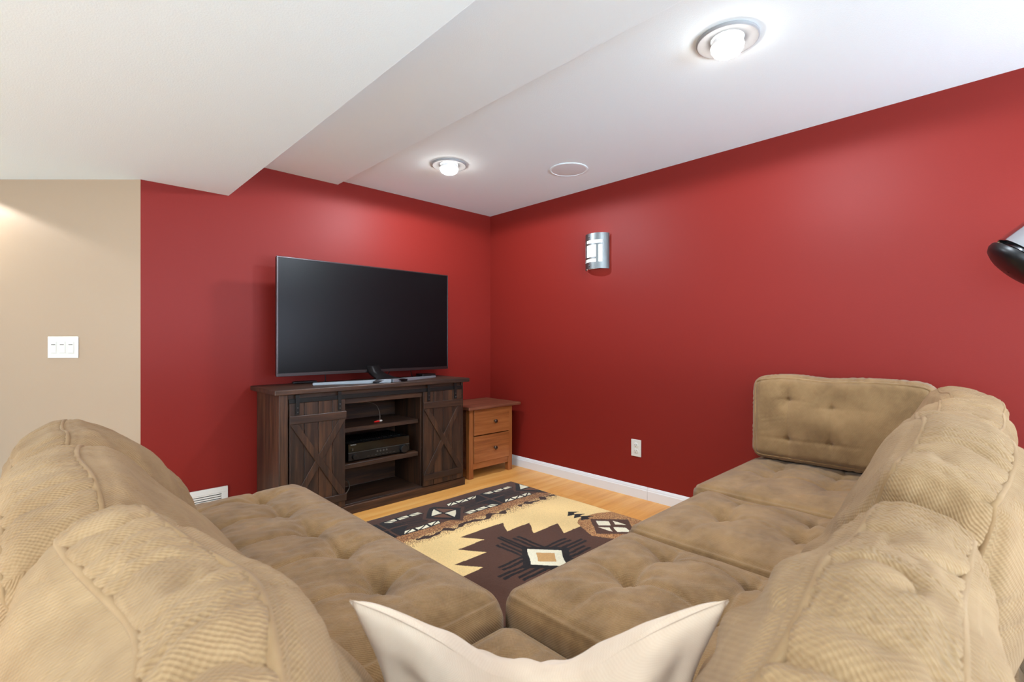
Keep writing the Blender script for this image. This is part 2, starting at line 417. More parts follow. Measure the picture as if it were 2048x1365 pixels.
def seat_cushion(name, x0, x1, y0, y1, z0, z1, tufts, seed, parent=None, step=.009, crown=.02, r=(.035, .035, .035), crease=1.0, dimple=1.0, mat=None):
    hx, hy, hz = (x1-x0)/2, (y1-y0)/2, (z1-z0)/2; cx, cy, cz = (x0+x1)/2, (y0+y1)/2, (z0+z1)/2
    P, F, UV, SIDE = box_grid(hx, hy, hz, step); X, N = rounded(P, (hx, hy, hz), np.array(r)); a, b, c = P.T
    top = np.abs(c-hz) < 1e-9
    e = np.minimum(hx-np.abs(a), hy-np.abs(b))
    w1, w2 = Wob(seed, 2, 6), Wob(seed+5, 9, 22)
    dome = sstep(e/.14)
    d = np.where(top, crown*dome+.003*w1.two(a, b)*dome+.0011*w2.two(a, b*1.4)*dome, 0)
    for (tx, ty) in tufts:
        u = a+cx-tx; v = b+cy-ty; rr = np.hypot(u, v)
        cr = np.exp(-(u/.009)**2)*np.exp(-np.abs(v)/.14)+np.exp(-((v-.04*u*u*8)/.009)**2)*np.exp(-np.abs(u)/.17)
        d += np.where(top, dimple*(-.030*np.exp(-(rr/.062)**2)-.018*np.exp(-(rr/.018)**2))-.0120*crease*cr*sstep(e/.03), 0)
        th = np.arctan2(v, u); d += np.where(top, .0016*np.sin(9*th+seed)*np.exp(-(rr-.05)**2/.0016), 0)
    # welt line round the top edge
    et = np.where(top, e, hz-c)
    d += .0032*np.exp(-(et/.007)**2)-.0028*np.exp(-((et-.018)/.005)**2)
    sides = ~top & (np.abs(c+hz) > 1e-9)
    d += np.where(sides, .003*np.clip(1-(c/hz)**2, 0, 1)+.002*w1.one(a*3+b*3)*np.clip(1-(c/hz)**2, 0, 1), 0)
    X = X+N*d[:, None]+np.array((cx, cy, cz))
    me = mesh_np(name, X, F, (cx, cy, z0), True, UV.reshape(-1, 2))
    return link(name, me, mat or M['fabric'], parent, (cx, cy, z0))

SECT = 'sections of the tan sectional sofa'
def section(label, x0, x1, y0, y1, sides, ztop, tufts, seed, legz=0.0, crown=.02, legpos=None, seat=None, backs=(), step=.009, r=(.045, .05, .04)):
    """sofa section: base, seat cushion, backrest frames, legs"""
    t = thing('sofa_section', label, 'sofa', ((x0+x1)/2, (y0+y1)/2, 0), SECT)
    bm = bmesh.new(); add_box(bm, x0+.022, x1-.022, y0+.022, y1-.022, .055, .262, .02, 3); bm_obj('base', bm, M['fabric_base'], t, ((x0+x1)/2, (y0+y1)/2, .055))
    sx0, sx1, sy0, sy1 = seat
    seat_cushion('seat_cushion', sx0, sx1, sy0, sy1, .264, ztop, tufts, seed, t, step=step, crown=crown, r=r)
    for b in backs:
        bm = bmesh.new(); add_box(bm, *b, .03, 3); bm_obj('backrest', bm, M['fabric_base'], t, (b[0], b[2], b[4]), True)
    for px, py in legpos:
        z = .0135 if (px > .95 and .5 < py) else 0
        lathe('leg', [(.018, z), (.026, .056)], (px, py, 0), (0, 0, 1), M['black'], t, 16)
    return t
YB = -.235
section('corner sofa section with a lower sunken seat behind the cream pillow', YB, .815, YB, .855, '', .372,
        [(.555, .70), (.32, .70), (.555, .42)], 11, seat=(.05, .815, .05, .855), crown=.012, step=.007,
        backs=((YB, -.07, YB, .85, .05, .44), (-.06, .81, YB, -.07, .05, .44)), legpos=((-.18, -.18), (.74, -.18), (-.18, .78), (.74, .78)))
section('armless sofa section in front of the rug, right beside the sunken corner seat', .828, 1.416, YB, .905, '', .415,
        [(1.106, .70), (1.313, .705), (1.10, .467), (1.315, .466)], 12, seat=(.828, 1.416, -.02, .905),
        backs=((.832, 1.412, YB, -.07, .05, .44),), legpos=((.90, -.18), (1.34, -.18), (.90, .80), (1.34, .80)), step=.007)
section('armless sofa section in the middle of the row along the back, facing the rug corner', 1.424, 2.032, YB, .925, '', .415,
        [(1.747, .714), (1.969, .721), (1.721, .464), (1.902, .473)], 13, seat=(1.424, 2.032, -.02, .925),
        backs=((1.428, 2.028, YB, -.07, .05, .44),), legpos=((1.5, -.18), (1.96, -.18), (1.5, .80), (1.96, .80)))
section('end sofa section against the right red wall, below the upright tufted cushion', 2.040, 2.832, YB, .985, '', .415,
        [(2.404, .777), (2.578, .788), (2.407, .536), (2.619, .548)], 14, seat=(2.040, 2.828, -.02, .985),
        backs=((2.044, 2.828, YB, -.07, .05, .44),), legpos=((2.12, -.18), (2.76, -.18), (2.12, .84), (2.76, .84)))
section('long tufted chaise section on the left with a rounded end before the media console', YB, .825, .868, 2.235, '', .412,
        [(.62, 1.138), (.635, 1.385), (.635, 1.610), (.62, 1.840), (.614, 2.07), (.36, 1.138), (.36, 1.385), (.36, 1.61), (.36, 1.84), (.36, 2.07)], 15,
        seat=(-.02, .838, .862, 2.240), backs=((YB, -.07, .872, 2.06, .05, .44),), legpos=((-.18, .95), (-.18, 2.15), (.72, .95), (.72, 2.12)), step=.007, r=(.06, .085, .05))

def R(x0): return lambda s, p, z: np.stack([s+x0, p, z], 1)
def Lf(y0): return lambda s, p, z: np.stack([p, -s+y0, z], 1)
def Wl(y0): return lambda s, p, z: np.stack([XR-p, s+y0, z], 1)
C0 = ((.255, .385), (.12, .62), (.068, .846))
back_cushion('near right wrinkled tan back cushion beside the right pillow corner', .52, .086, .50, R(.51), 21, .0045, curve=C0, wr=1.1, shoulder=.022, rear=.07)
back_cushion('tan back cushion, second in the right row, with a dark waffle end', .54, .105, .50, R(1.088), 32, .006, curve=((.25, .425), (.12, .64), (.062, .893)), shoulder=.028, rear=.09)
back_cushion('tan back cushion, third in the right row, pinched at its side', .57, .115, .48, R(1.665), 43, .006, curve=((.25, .425), (.12, .63), (.080, .870)), shoulder=.04, rear=.06)
back_cushion('farthest tan back cushion of the right row, tucked by the upright cushion', .58, .12, .47, R(2.27), 54, .007, curve=((.27, .425), (.14, .63), (.105, .862)), shoulder=.035)
back_cushion('upright tufted tan back cushion standing against the right red wall', .72, .15, .42, Wl(.585), 65, .006, puff=.025, rear=.01, curve=((.115, .447), (.115, .66), (.105, .862)), wr=.55,
             tufts=((.19, .09), (.006, .07), (.01, -.10), (.19, -.105)), shoulder=.014, topdip=.004, thick=.1, slump=.3, deep=.8, welt=.45, mat='fabric', rnd=(.045, .035, .045))
back_cushion('nearest large tan back cushion at lower left with curved welted seams', .51, .078, .50, Lf(.515), 71, .0045, curve=((.25, .385), (.12, .62), (.066, .838)), wr=1.1, shoulder=.012, rear=.13)
back_cushion('second tan back cushion of the left row with a deep front fold', .58, .10, .47, Lf(1.075), 82, .006, curve=((.24, .42), (.09, .63), (.004, .836)), shoulder=.05, rear=.12, puff=.075)
back_cushion('farthest tan back cushion of the left row against the beige wall', .60, .11, .47, Lf(1.70), 93, .006, curve=((.24, .42), (.09, .63), (-.012, .790)), shoulder=.03, rear=.07, puff=.08)

# cream throw pillow wedged in the corner, its top edge sunken between two pointed corners
def throw_pillow():
    n = 90; g = np.linspace(-1, 1, n+1); U, V = np.meshgrid(g, g, indexing='ij'); out = []
    hw = .196
    w = Wob(5, .6, 1.6); wf = Wob(6, 2, 5)
    for s in (1, -1):
        e = np.clip((1-U**2)*(1-V**2), 0, 1)
        th = .072*e**.42*(1+.06*w.two(U, V))
        x = hw*U*(1-.24*(1-V**2)*np.abs(U)**3); z = hw*V*(1-.08*(1-U**2)*np.abs(V)**3)
        # chopped fold: the middle of the top edge drops, corners stay up and lean inwards
        dip = sstep((V+.5)/1.5)*(.150*np.exp(-(U/.52)**2)-.024*np.exp(-((U)/.2)**2))
        z = z-dip
        y = s*th+.035*sstep((V+.2)/1.2)*np.exp(-(U/.45)**2)+.006*wf.two(U, V)*e**.8
        hollow = np.exp(-((np.abs(U)-.72)/.22)**2-((V-.62)/.3)**2); y -= s*.02*hollow
        out.append(np.stack([x, y, z], -1).reshape(-1, 3))
    W = np.concatenate(out); m = n+1
    I, J = np.meshgrid(np.arange(n), np.arange(n), indexing='ij'); I = I.ravel(); J = J.ravel()
    q = np.stack([I*m+J, (I+1)*m+J, (I+1)*m+J+1, I*m+J+1], 1)
    F = np.concatenate([q[:, ::-1], q+m*m])
    uvv = np.stack([U.ravel(), V.ravel()], 1)*hw; uv = np.concatenate([uvv, uvv])[F]
    tilt = math.radians(14); ct, st = math.cos(tilt), math.sin(tilt)
    # pillow faces along the camera direction; leans back
    yy = W[:, 1]*ct-W[:, 2]*st; zz = W[:, 1]*st+W[:, 2]*ct
    C = FW*.545+RT*.028+UP*.590
    fw = np.array(FW); rt = np.array(RT); Pw = W[:, :1]*rt+yy[:, None]*fw+zz[:, None]*np.array((0, 0, 1))+np.array(C)
    org = np.array((C.x, C.y, Pw[:, 2].min()))
    me = mesh_np('throw_pillow', Pw, F, org, True, uv.reshape(-1, 2))
    bm = bmesh.new(); bm.from_mesh(me); bmesh.ops.remove_doubles(bm, verts=bm.verts, dist=1e-5); bmesh.ops.recalc_face_normals(bm, faces=bm.faces); bm.to_mesh(me); bm.free()
    o = link('throw_pillow', me, M['cream'], None, org)
    tag(o, 'cream plush throw pillow with two pointed corners in the sofa corner', 'pillow')
throw_pillow()

# ------------------------------------------------------------------ rug
def pip(x, y, poly):
    ins = np.zeros(x.shape, bool); n = len(poly)
    for i in range(n):
        x1, y1 = poly[i]; x2, y2 = poly[(i+1) % n]
        if y1 == y2: continue
        c = ((y1 > y) != (y2 > y)) & (x < (x2-x1)*(y-y1)/(y2-y1)+x1); ins ^= c
    return ins
def build_rug():
    x0, x1, y0, y1 = .97, 2.472, .52, 2.572; st = .0034
    nx = int((x1-x0)/st); ny = int((y1-y0)/st)
    gx = np.linspace(x0, x1, nx+1); gy = np.linspace(y0, y1, ny+1); X, Y = np.meshgrid(gx, gy, indexing='ij')
    mx, my = 1.720, 1.545
    rs = np.random.RandomState(4)
    x = np.abs(X-mx); y = np.abs(Y-my)                      # the design is symmetric about both axes
    wob = Wob(9, 4, 14); xs = X+.0018*wob.two(X, Y); ys = Y+.0018*wob.two(Y, X)
    TAN, BR, BLK, CR, RUST, GOLD, CAR = map(lambda c: np.array(lin(c)[:3]), ((244, 210, 144), (84, 54, 40), (26, 22, 22), (240, 232, 200), (160, 104, 62), (210, 162, 104), (204, 158, 100)))
    C = np.broadcast_to(TAN, X.shape+(3,)).copy()
    yl = np.abs(ys-my)
    # speckled bands between border and field
    sp = rs.rand(*X.shape)
    band = (yl > .53) & (yl < .71)
    f = np.clip((yl-.53)/.12, 0, 1)
    C[band & (sp < f*.9)] = RUST; C[band & (sp < f*.38)] = np.array(lin((104, 66, 42))[:3])
    C[(yl >= .63) & (yl < .71) & (sp > .80)] = GOLD
    wv = .010*wob.one(xs*1.0)+.598; hb = .014+.008*wob.one(xs*1.6+4)
    gap = np.abs(((xs-mx+.37) % .745)-.372) < .335
    bar = (np.abs(yl-wv) < np.maximum(hb, .004)) & gap
    C[bar] = np.array(lin((62, 40, 32))[:3])
    # border: brown ground with black lattice, cream triangles, hatches
    bo = yl >= .705; C[bo] = BR
    v = yl-.825; u = ((xs-mx+.3725) % .745)-.3725           # diamond at u=0, cross at u=+-.3725
    inb = np.abs(v) < .125
    au = np.abs(u)
    # rows of cream triangles at both edges of the band, framed in black
    du = au*1.0
    for sg in (1, -1):
        q = sg*v
        row = (q > .070) & (q < .124) & (au > .075+.55*(q-.06)) & (au < .355-.55*(.124-q)*.4)
        C[row] = BLK
        ph = ((au-.088) % .086); h = (q-.079)/.036
        cell = row & (q > .079) & (q < .115) & (au > .094+.4*(q-.079)) & (au < .340) & (ph > .008) & (ph < .078)
        dg = np.abs(ph-.012-.062*h)
        C[cell & (dg > .0085)] = CR
    # hatched lozenges in the middle of each half
    lz = (np.abs(v) < .066) & (np.abs(au-.215-.5*v*np.sign(u)) < .12-.5*np.abs(v))
    C[lz] = np.array(lin((60, 38, 29))[:3])
    ht = lz & (((u+.55*v) % .024) < .010) & (np.abs(v) < .040) & (np.abs(au-.215) < .075); C[ht] = BLK
    # black cross of four blocks split by brown bars
    a3 = (u+.3725*np.where(u < 0, 1, -1))
    blk = (np.abs(a3)/.125+np.abs(v)/.150 < 1) & (np.abs(v) < .118)
    C[blk] = BLK; C[blk & ((np.abs(a3) < .007) | (np.abs(v) < .007))] = BR
    # bold black diamond, quartered, with two cream and two brown fields
    d = np.abs(u)/.132+np.abs(v)/.150
    C[d < 1.18] = BR; C[d < 1.0] = BLK
    i = (np.abs(u)/.094+np.abs(v)/.106 < 1) & (np.abs(u) > .0075) & (np.abs(v) > .0075)
    C[i] = np.array(lin((112, 74, 52))[:3])
    C[i & (u*v < 0)] = CR
    ec = (yl > .955); C[ec] = BR
    # central stepped medallion
    xl = np.abs(xs-mx)
    T = [(.155, .469), (.08, .36), (.252, .36), (.168, .24), (.362, .24), (.282, .127), (.442, .127), (.358, 0)]
    quad = [(0, .469)]+T+[(0, -.001)]
    C[pip(xl, yl, quad)] = BR
    # dark side lozenges with their cells
    for sx in (1, -1):
        lx = sx*(xs-mx); ly = ys-my
        hexo = [(.45, .172), (.53, .205), (.66, .19), (.752, .14), (.752, -.14), (.66, -.19), (.53, -.205), (.45, -.172), (.36 if sx > 0 else .43, 0)]
        hm_ = pip(lx, ly, hexo)
        if sx < 0: hm_ = hm_ & (lx > .50)
        C[hm_] = RUST; C[hm_ & (sp > .62)] = GOLD; C[hm_ & (sp < .16)] = np.array(lin((96, 60, 38))[:3])
        dm = [(.555, .160), (.70, .0), (.555, -.155), (.405, .0)]
        C[(lx > .34) & (lx < (.46 if sx > 0 else .64)) & (ly < .10) & (ly > (-.10 if sx > 0 else -.32)) & ~hm_] = BR
        C[pip(lx, ly, dm)] = BR
        for cell in ([(.553, .118), (.600, .065), (.555, .018), (.507, .064)], [(.622, .050), (.632, -.041), (.583, .007)],
                     [(.482, .056), (.528, .005), (.489, -.042)], [(.548, -.007), (.592, -.06), (.555, -.112), (.505, -.06)]):
            C[pip(lx, ly, cell)] = CR
        # black saw-tooth arrows above and below
        for k in range(3):
            for sy in (1, -1):
                b0 = .326-.0525*k; ly2 = sy*ly
                C[pip(lx, ly2, [(.555, b0), (.606, b0-.048), (.56, b0-.040), (.553, b0-.060), (.500, b0-.046)])] = BLK
    # black heart of the medallion with rays, cream and tan diamonds
    dd = xl/.158+yl/.166
    C[dd < 1] = BLK
    for k, (o, e) in enumerate(((.010, .335), (.045, .270), (.075, .345*.78))):
        C[(np.abs(xl-o) < .0085) & (yl < e) & (yl > .05)] = BLK
        C[(np.abs(yl-o-.004) < .0085) & (xl < e*.88) & (xl > .05)] = BLK
    C[xl/.108+yl/.128 < 1] = CR; C[xl/.060+yl/.066 < 1] = CAR
    # pile: slight variation of tone
    pv = 1+.05*rs.randn(*X.shape)+.05*Wob(2, 1, 4).two(X, Y); C = C*np.clip(pv, .6, 1.3)[..., None]
    # mesh: top grid with sides
    Z = .0115+.0006*rs.rand(*X.shape)+.0009*Wob(3, 1, 3).two(X, Y)
    Zedge = np.minimum.reduce([X-x0, x1-X, Y-y0, y1-Y]); Z = Z-.004*np.exp(-Zedge/.004)
    V = np.stack([X, Y, Z], -1).reshape(-1, 3); m = ny+1
    I, J = np.meshgrid(np.arange(nx), np.arange(ny), indexing='ij'); I = I.ravel(); J = J.ravel()
    F = np.stack([I*m+J, (I+1)*m+J, (I+1)*m+J+1, I*m+J+1], 1)
    per = [i_*m for i_ in range(nx+1)]+[nx*m+j for j in range(1, ny+1)]+[i_*m+ny for i_ in range(nx-1, -1, -1)]+[j for j in range(ny-1, 0, -1)]
    per = np.array(per); n0 = len(V); low = V[per].copy(); low[:, 2] = .0004; V = np.concatenate([V, low]); k = np.arange(len(per)); k2 = (k+1) % len(per)
    F = np.concatenate([F, np.stack([per[k2], per[k], n0+k, n0+k2], 1)])
    org = (mx, my, 0)
    me = mesh_np('area_rug', V, F, org, True)
    col = np.concatenate([C.reshape(-1, 3), C.reshape(-1, 3)[per]]); col = np.concatenate([col, np.ones((len(col), 1))], 1)
    at = me.attributes.new('pile', 'FLOAT_COLOR', 'POINT'); at.data.foreach_set('color', col.astype(np.float32).ravel())
    t = NT('rug_pile'); an = t.n('ShaderNodeAttribute', attribute_name='pile'); t.l(an.outputs['Color'], t.b.inputs['Base Color']); t.set(Roughness=.95)
    t.b.inputs['Specular IOR Level'].default_value = .1; t.b.inputs['Sheen Weight'].default_value = .15
    t.bump(t.noise(420, t.coord(), 2), .5, .002)
    o = link('area_rug', me, t.m, None, org)
    tag(o, 'brown, black and tan area rug with a stepped medallion on the maple floor', 'rug')
build_rug()

# ------------------------------------------------------------------ media console with sliding barn doors
def console():
    t = thing('media_console', 'dark walnut media console with two sliding barn doors under the television', 'cabinet', (1.55, 2.95, 0))
    X, Yw, Zw = M['walnut_x'], M['walnut_y'], M['walnut_z']
    box('top', .887, 2.226, 2.748, 3.185, .748, .775, X, t, .003)
    box('side_panel', .920, .938, 2.792, 3.17, 0, .747, Zw, t); box('side_panel', 2.164, 2.182, 2.792, 3.17, 0, .747, Zw, t)
    box('stile', .916, .964, 2.774, 2.791, .055, .747, Zw, t); box('stile', 2.168, 2.186, 2.774, 2.791, .055, .747, Zw, t)
    box('divider', 1.262, 1.280, 2.796, 3.135, .057, .746, Zw, t); box('divider', 1.838, 1.856, 2.796, 3.135, .057, .746, Zw, t)
    box('header', .965, 2.167, 2.783, 2.795, .665, .747, X, t)
    box('plinth', .905, 2.197, 2.766, 2.791, 0, .052, X, t); box('bottom_panel', .939, 2.163, 2.793, 3.135, .035, .056, X, t)
    box('shelf', 1.281, 1.825, 2.808, 3.134, .487, .514, X, t); box('shelf', 1.281, 1.825, 2.808, 3.134, .264, .292, X, t)
    # back panel with a round cable hole
    bm = bmesh.new(); hc = Vector((1.437, 3.137, .655)); n = 24; rr = .03
    out = [(.939, .057), (2.163, .057), (2.163, .746), (.939, .746)]
    ring = [bm.verts.new((hc.x+rr*math.cos(2*PI*i/n), 3.137, hc.z+rr*math.sin(2*PI*i/n))) for i in range(n)]
    ov = []
    for i in range(n):
        a = 2*PI*i/n; dx, dz = math.cos(a), math.sin(a); k = 9
        if dx > 1e-6: k = min(k, (2.163-hc.x)/dx)
        if dx < -1e-6: k = min(k, (.939-hc.x)/dx)
        if dz > 1e-6: k = min(k, (.746-hc.z)/dz)
        if dz < -1e-6: k = min(k, (.057-hc.z)/dz)
        ov.append(bm.verts.new((hc.x+dx*k, 3.137, hc.z+dz*k)))
    for i in range(n): j = (i+1) % n; bm.faces.new((ring[i], ring[j], ov[j], ov[i]))
    r = bmesh.ops.extrude_face_region(bm, geom=bm.faces[:]); bmesh.ops.translate(bm, verts=[g for g in r['geom'] if isinstance(g, bmesh.types.BMVert)], vec=(0, .006, 0))
    bm_obj('back_panel', bm, X, t, (1.55, 3.137, .057))
    # steel rail
    box('rail', .966, 2.17, 2.764, 2.770, .699, .724, M['iron'], t, .001)
    for x in (1.03, 1.55, 2.10): lathe('rail_bolt', [(.007, 0), (.007, .014)], (x, 2.771, .711), (0, 1, 0), M['iron'], t, 10)
    for x0, x1, hx in ((.967, 1.288, (1.008, 1.250)), (1.836, 2.164, (1.876, 2.102))):
        d = bpy.data.objects.new('door', None); COL.objects.link(d); d.parent = t; og = Vector((x0, 2.772, .055)); d.location = og-ORG[t.name]; ORG[d.name] = og
        n = 4; wd = (x1-x0)/n
        for i in range(n): box('plank', x0+i*wd+.0012, x0+(i+1)*wd-.0012, 2.7635, 2.7735, .058, .698, Zw, d, .0018)
        box('door_backing', x0+.002, x1-.002, 2.774, 2.780, .060, .697, Zw, d, 0)
        xl, xr = x0-.002, x1+.003
        box('rail_board', xl, xr, 2.753, 2.763, .583, .627, X, d, .0018); box('rail_board', xl, xr, 2.753, 2.763, .096, .138, X, d, .0018)
        # diagonal boards of the X, the second one cut in two at the crossing
        A = Vector((x0+.018, 2.7625, .582)); B = Vector((x1-.018, 2.7625, .139)); wdt = .021
        def board(P, Q, yf, mat, c0=None, c1=None):
            dv = (Q-P).normalized(); nv = Vector((-dv.z, 0, dv.x))*wdt
            e0 = dv*(-.0); bm = bmesh.new()
            pts = [P+nv, Q+nv, Q-nv, P-nv]
            # trim the ends flush with the rail boards
            def cut(p, z): return p+dv*((z-p.z)/dv.z)
            if c0 is not None: pts[0] = cut(pts[0], c0); pts[3] = cut(pts[3], c0)
            if c1 is not None: pts[1] = cut(pts[1], c1); pts[2] = cut(pts[2], c1)
            V = [Vector((min(max(p.x, x0), x1), 2.7632, p.z)) for p in pts]; W = [Vector((v.x, yf, v.z)) for v in V]
            bv = [bm.verts.new(v) for v in V+W]
            for f in ((0, 1, 2, 3), (7, 6, 5, 4), (0, 4, 5, 1), (1, 5, 6, 2), (2, 6, 7, 3), (3, 7, 4, 0)): bm.faces.new([bv[i] for i in f])
            bmesh.ops.recalc_face_normals(bm, faces=bm.faces)
            bmesh.ops.bevel(bm, geom=bm.edges[:], offset=.0015, segments=1, affect='EDGES')
            bm_obj('cross_board', bm, mat, d, P)
        board(A, B, 2.7535, Zw, .5825, .1385)
        P = Vector((x1-.018, 2.7625, .582)); Q = Vector((x0+.018, 2.7625, .139))
        board(P, Q, 2.7549, Zw, .5825, .1385)                # passes just under the first one
        for h in hx:
            hg = boxes('hanger', [(h-.010, h+.010, 2.7535, 2.7565, .634, .742), (h-.010, h+.010, 2.7535, 2.772, .742, .745), (h-.009, h+.009, 2.7565, 2.763, .636, .690)], M['iron'], d, .0006)
            # the bolts sit on the strap: joined as one small part each
            for z in (.648, .672): lathe('bolt', [(.0038, 0), (.0038, .002), (.002, .0034)], (h, 2.7535, z), (0, -1, 0), M['bolt'], d, 10)
    return t
console()

# audio receiver on the middle shelf
def receiver():
    x0, x1, yf, z0, z1 = 1.338, 1.772, 2.832, .304, .408
    t = thing('audio_receiver', 'black audio receiver with knobs on the lower shelf of the console', 'receiver', (1.555, 2.96, .292))
    box('body', x0+.004, x1-.004, yf+.02, 3.12, z0, z1, M['black'], t)
    box('display_panel', x0, x1, yf+.002, yf+.019, .354, z1, M['black_gloss'], t); box('control_panel', x0, x1, yf, yf+.019, z0-.001, .351, M['black'], t)
    box('silver_strip', x0+.001, x1-.001, yf-.0005, yf+.018, .3512, .3538, M['steel'], t, 0)
    for i in range(22):
        x = x0+.02+i*.018; box('vent_slat', x, x+.010, yf+.06, 3.08, z1, z1+.003, M['iron'], t, .0006)
    lathe('volume_knob', [(.027, 0), (.0265, .016), (.024, .019)], (x1-.048, yf, .346-.022), (0, -1, 0), M['black'], t, 32)
    lathe('selector_knob', [(.018, 0), (.0175, .012), (.016, .014)], (x0+.042, yf, .326), (0, -1, 0), M['black'], t, 28)
    for i in range(4):
        lathe('button', [(.006, 0), (.006, .004)], (x0+.195+.022*i, yf, .338), (0, -1, 0), M['steel'], t, 12)
    for i in range(8): box('button', x0+.125+i*.026, x0+.141+i*.026, yf-.003, yf, .314, .318, M['bolt'], t, .0005)
    for px, py in ((x0+.05, yf+.06), (x1-.05, yf+.06), (x0+.05, 3.07), (x1-.05, 3.07)): lathe('foot', [(.02, 0), (.018, .013)], (px, py, .2915), (0, 0, 1), M['black'], t, 16)
    box('power_button', x0+.022, x0+.034, yf-.002, yf+.001, .366, .378, M['bolt'], t, .001)
    text('lettering', 'YAMAHA', .0095, (x0+.034, yf+.0018, .400), (1, 0, 0), (0, 0, 1), M['ink'], t)
receiver()
# loose audio cable with red and white plugs
t = thing('audio_cable', 'thin audio cable with a red and a white plug on the upper shelf', 'cable', (1.56, 2.90, .514))
tube('wire', smooth_path([(1.437, 3.145, .652), (1.46, 3.05, .636), (1.51, 2.99, .642), (1.575, 2.945, .625), (1.585, 2.90, .580), (1.575, 2.875, .535), (1.560, 2.868, .5205)]), .0021, M['wire_grey'], t, 6)
lathe('plug', [(.0035, -.008), (.0062, -.005), (.0062, .022), (.004, .024), (.004, .033)], (1.560, 2.866, .5215), (-1, -.15, 0), M['red_plug'], t, 14)
lathe('plug', [(.0035, -.004), (.006, 0), (.006, .020), (.004, .022), (.004, .030)], (1.590, 2.880, .5215), (-1, .25, 0), M['white_plug'], t, 14)
t2 = tube('power_cord', smooth_path([(1.448, 3.133, .115), (1.452, 3.08, .108), (1.44, 3.03, .085), (1.40, 2.99, .062), (1.385, 2.985, .062)]), .0035, M['wire_grey'], None, 8)
tag(t2, 'short grey cord end lying at the back of the lowest console shelf', 'cord')

# ------------------------------------------------------------------ television
def television():
    x0, x1, z0, z1, yf = .986, 2.237, .831, 1.551, 3.028
    t = thing('television', 'large flat television switched off, on a silver wing stand', 'television', (1.61, 3.0, .775))
    box('housing', x0+.002, x1-.002, yf+.004, yf+.032, z0+.002, z1-.002, M['black'], t, .004, 2)
    box('rear_housing', x0+.15, x1-.15, yf+.031, yf+.058, z0+.03, z1-.22, M['black'], t, .012, 2)
    # bezel frame as four pieces in one part
    boxes('bezel', [(x0, x1, yf-.002, yf+.012, z1-.008, z1), (x0, x1, yf-.002, yf+.012, z0, z0+.019), (x0, x0+.009, yf-.002, yf+.012, z0+.019, z1-.008), (x1-.007, x1, yf-.002, yf+.012, z0+.019, z1-.008)], M['bezel'], t, .0012)
    box('screen', x0+.009, x1-.007, yf+.0005, yf+.006, z0+.019, z1-.008, M['screen'], t, 0)
    text('lettering', 'SAMSUNG', .0105, (1.612, yf-.0022, z0+.0095), (1, 0, 0), (0, 0, 1), M['ink'], t)
    box('sensor', 1.60, 1.66, yf, yf+.02, z0-.006, z0+.001, M['black_gloss'], t, .002)
    # wing stand: a wide flat V that points to the room
    def arm(px, py):
        c = Vector((1.61, 2.800, 0)); e = Vector((px, py, 0)); dv = (e-c).normalized(); nv = Vector((-dv.y, dv.x, 0))*.016
        pts = [c+nv*1.5, e+nv*.9, e-nv*.9, c-nv*1.5]
        return [Vector((p.x, p.y, .776)) for p in pts]
    for px, py in ((1.165, 2.945), (2.055, 2.945)):
        pts = arm(px, py); bm = bmesh.new(); V = [bm.verts.new(p) for p in pts]+[bm.verts.new(p+Vector((0, 0, .014 if i in (1, 2) else .022))) for i, p in enumerate(pts)]
        for f in ((0, 1, 2, 3), (7, 6, 5, 4), (0, 4, 5, 1), (1, 5, 6, 2), (2, 6, 7, 3), (3, 7, 4, 0)): bm.faces.new([V[i] for i in f])
        bmesh.ops.recalc_face_normals(bm, faces=bm.faces); bmesh.ops.bevel(bm, geom=bm.edges[:], offset=.003, segments=2, affect='EDGES')
        bm_obj('stand_arm', bm, M['stand_metal'], t, (px, py, .776))
    # neck: sweeps up from the V to the back of the set
    prof = [(2.792, .792, .125), (2.82, .799, .085), (2.87, .808, .062), (2.94, .822, .050), (3.00, .842, .045), (3.05, .90, .045)]
    V = []; F = []
    for y, z, hw in prof:
        V += [(1.61-hw, y, z), (1.61+hw, y, z), (1.61+hw, y+.012, z-.014), (1.61-hw, y+.012, z-.014)]
    for i in range(len(prof)-1):
        for k in range(4): F.append((i*4+k, i*4+(k+1) % 4, i*4+4+(k+1) % 4, i*4+4+k))
    F += [(3, 2, 1, 0), tuple(len(V)-4+k for k in range(4))]
    bm = bmesh.new(); bv = [bm.verts.new(v) for v in V]
    for f in F: bm.faces.new([bv[i] for i in f])
    bm_obj('stand_neck', bm, M['bezel'], t, (1.61, 2.9, .79), True)
    for k, (x, dx) in enumerate(((1.30, .01), (1.80, -.06), (1.93, .03))):
        tube('cable', smooth_path([(x, 3.075, .92), (x+dx*.4, 3.09, .84), (x+dx, 3.10, .785), (x+dx*2, 3.14, .7785)]), .003, M['wire'], t, 6)
television()
box_r = boxes('remote_control', [(1.115, 1.262, 3.11, 3.152, .7755, .790)], M['black'], None, .005)
tag(box_r, 'black remote control lying on the left end of the console top', 'remote')
t = thing('streaming_box', 'small black box with a cord behind the right stand arm', 'media box', (2.08, 3.09, .7755))
box('body', 2.02, 2.14, 3.05, 3.14, .7755, .797, M['black'], t, .004, 2)
tube('cord', smooth_path([(2.139, 3.10, .786), (2.17, 3.11, .786), (2.185, 3.14, .780), (2.17, 3.16, .779)]), .003, M['wire'], t, 6)

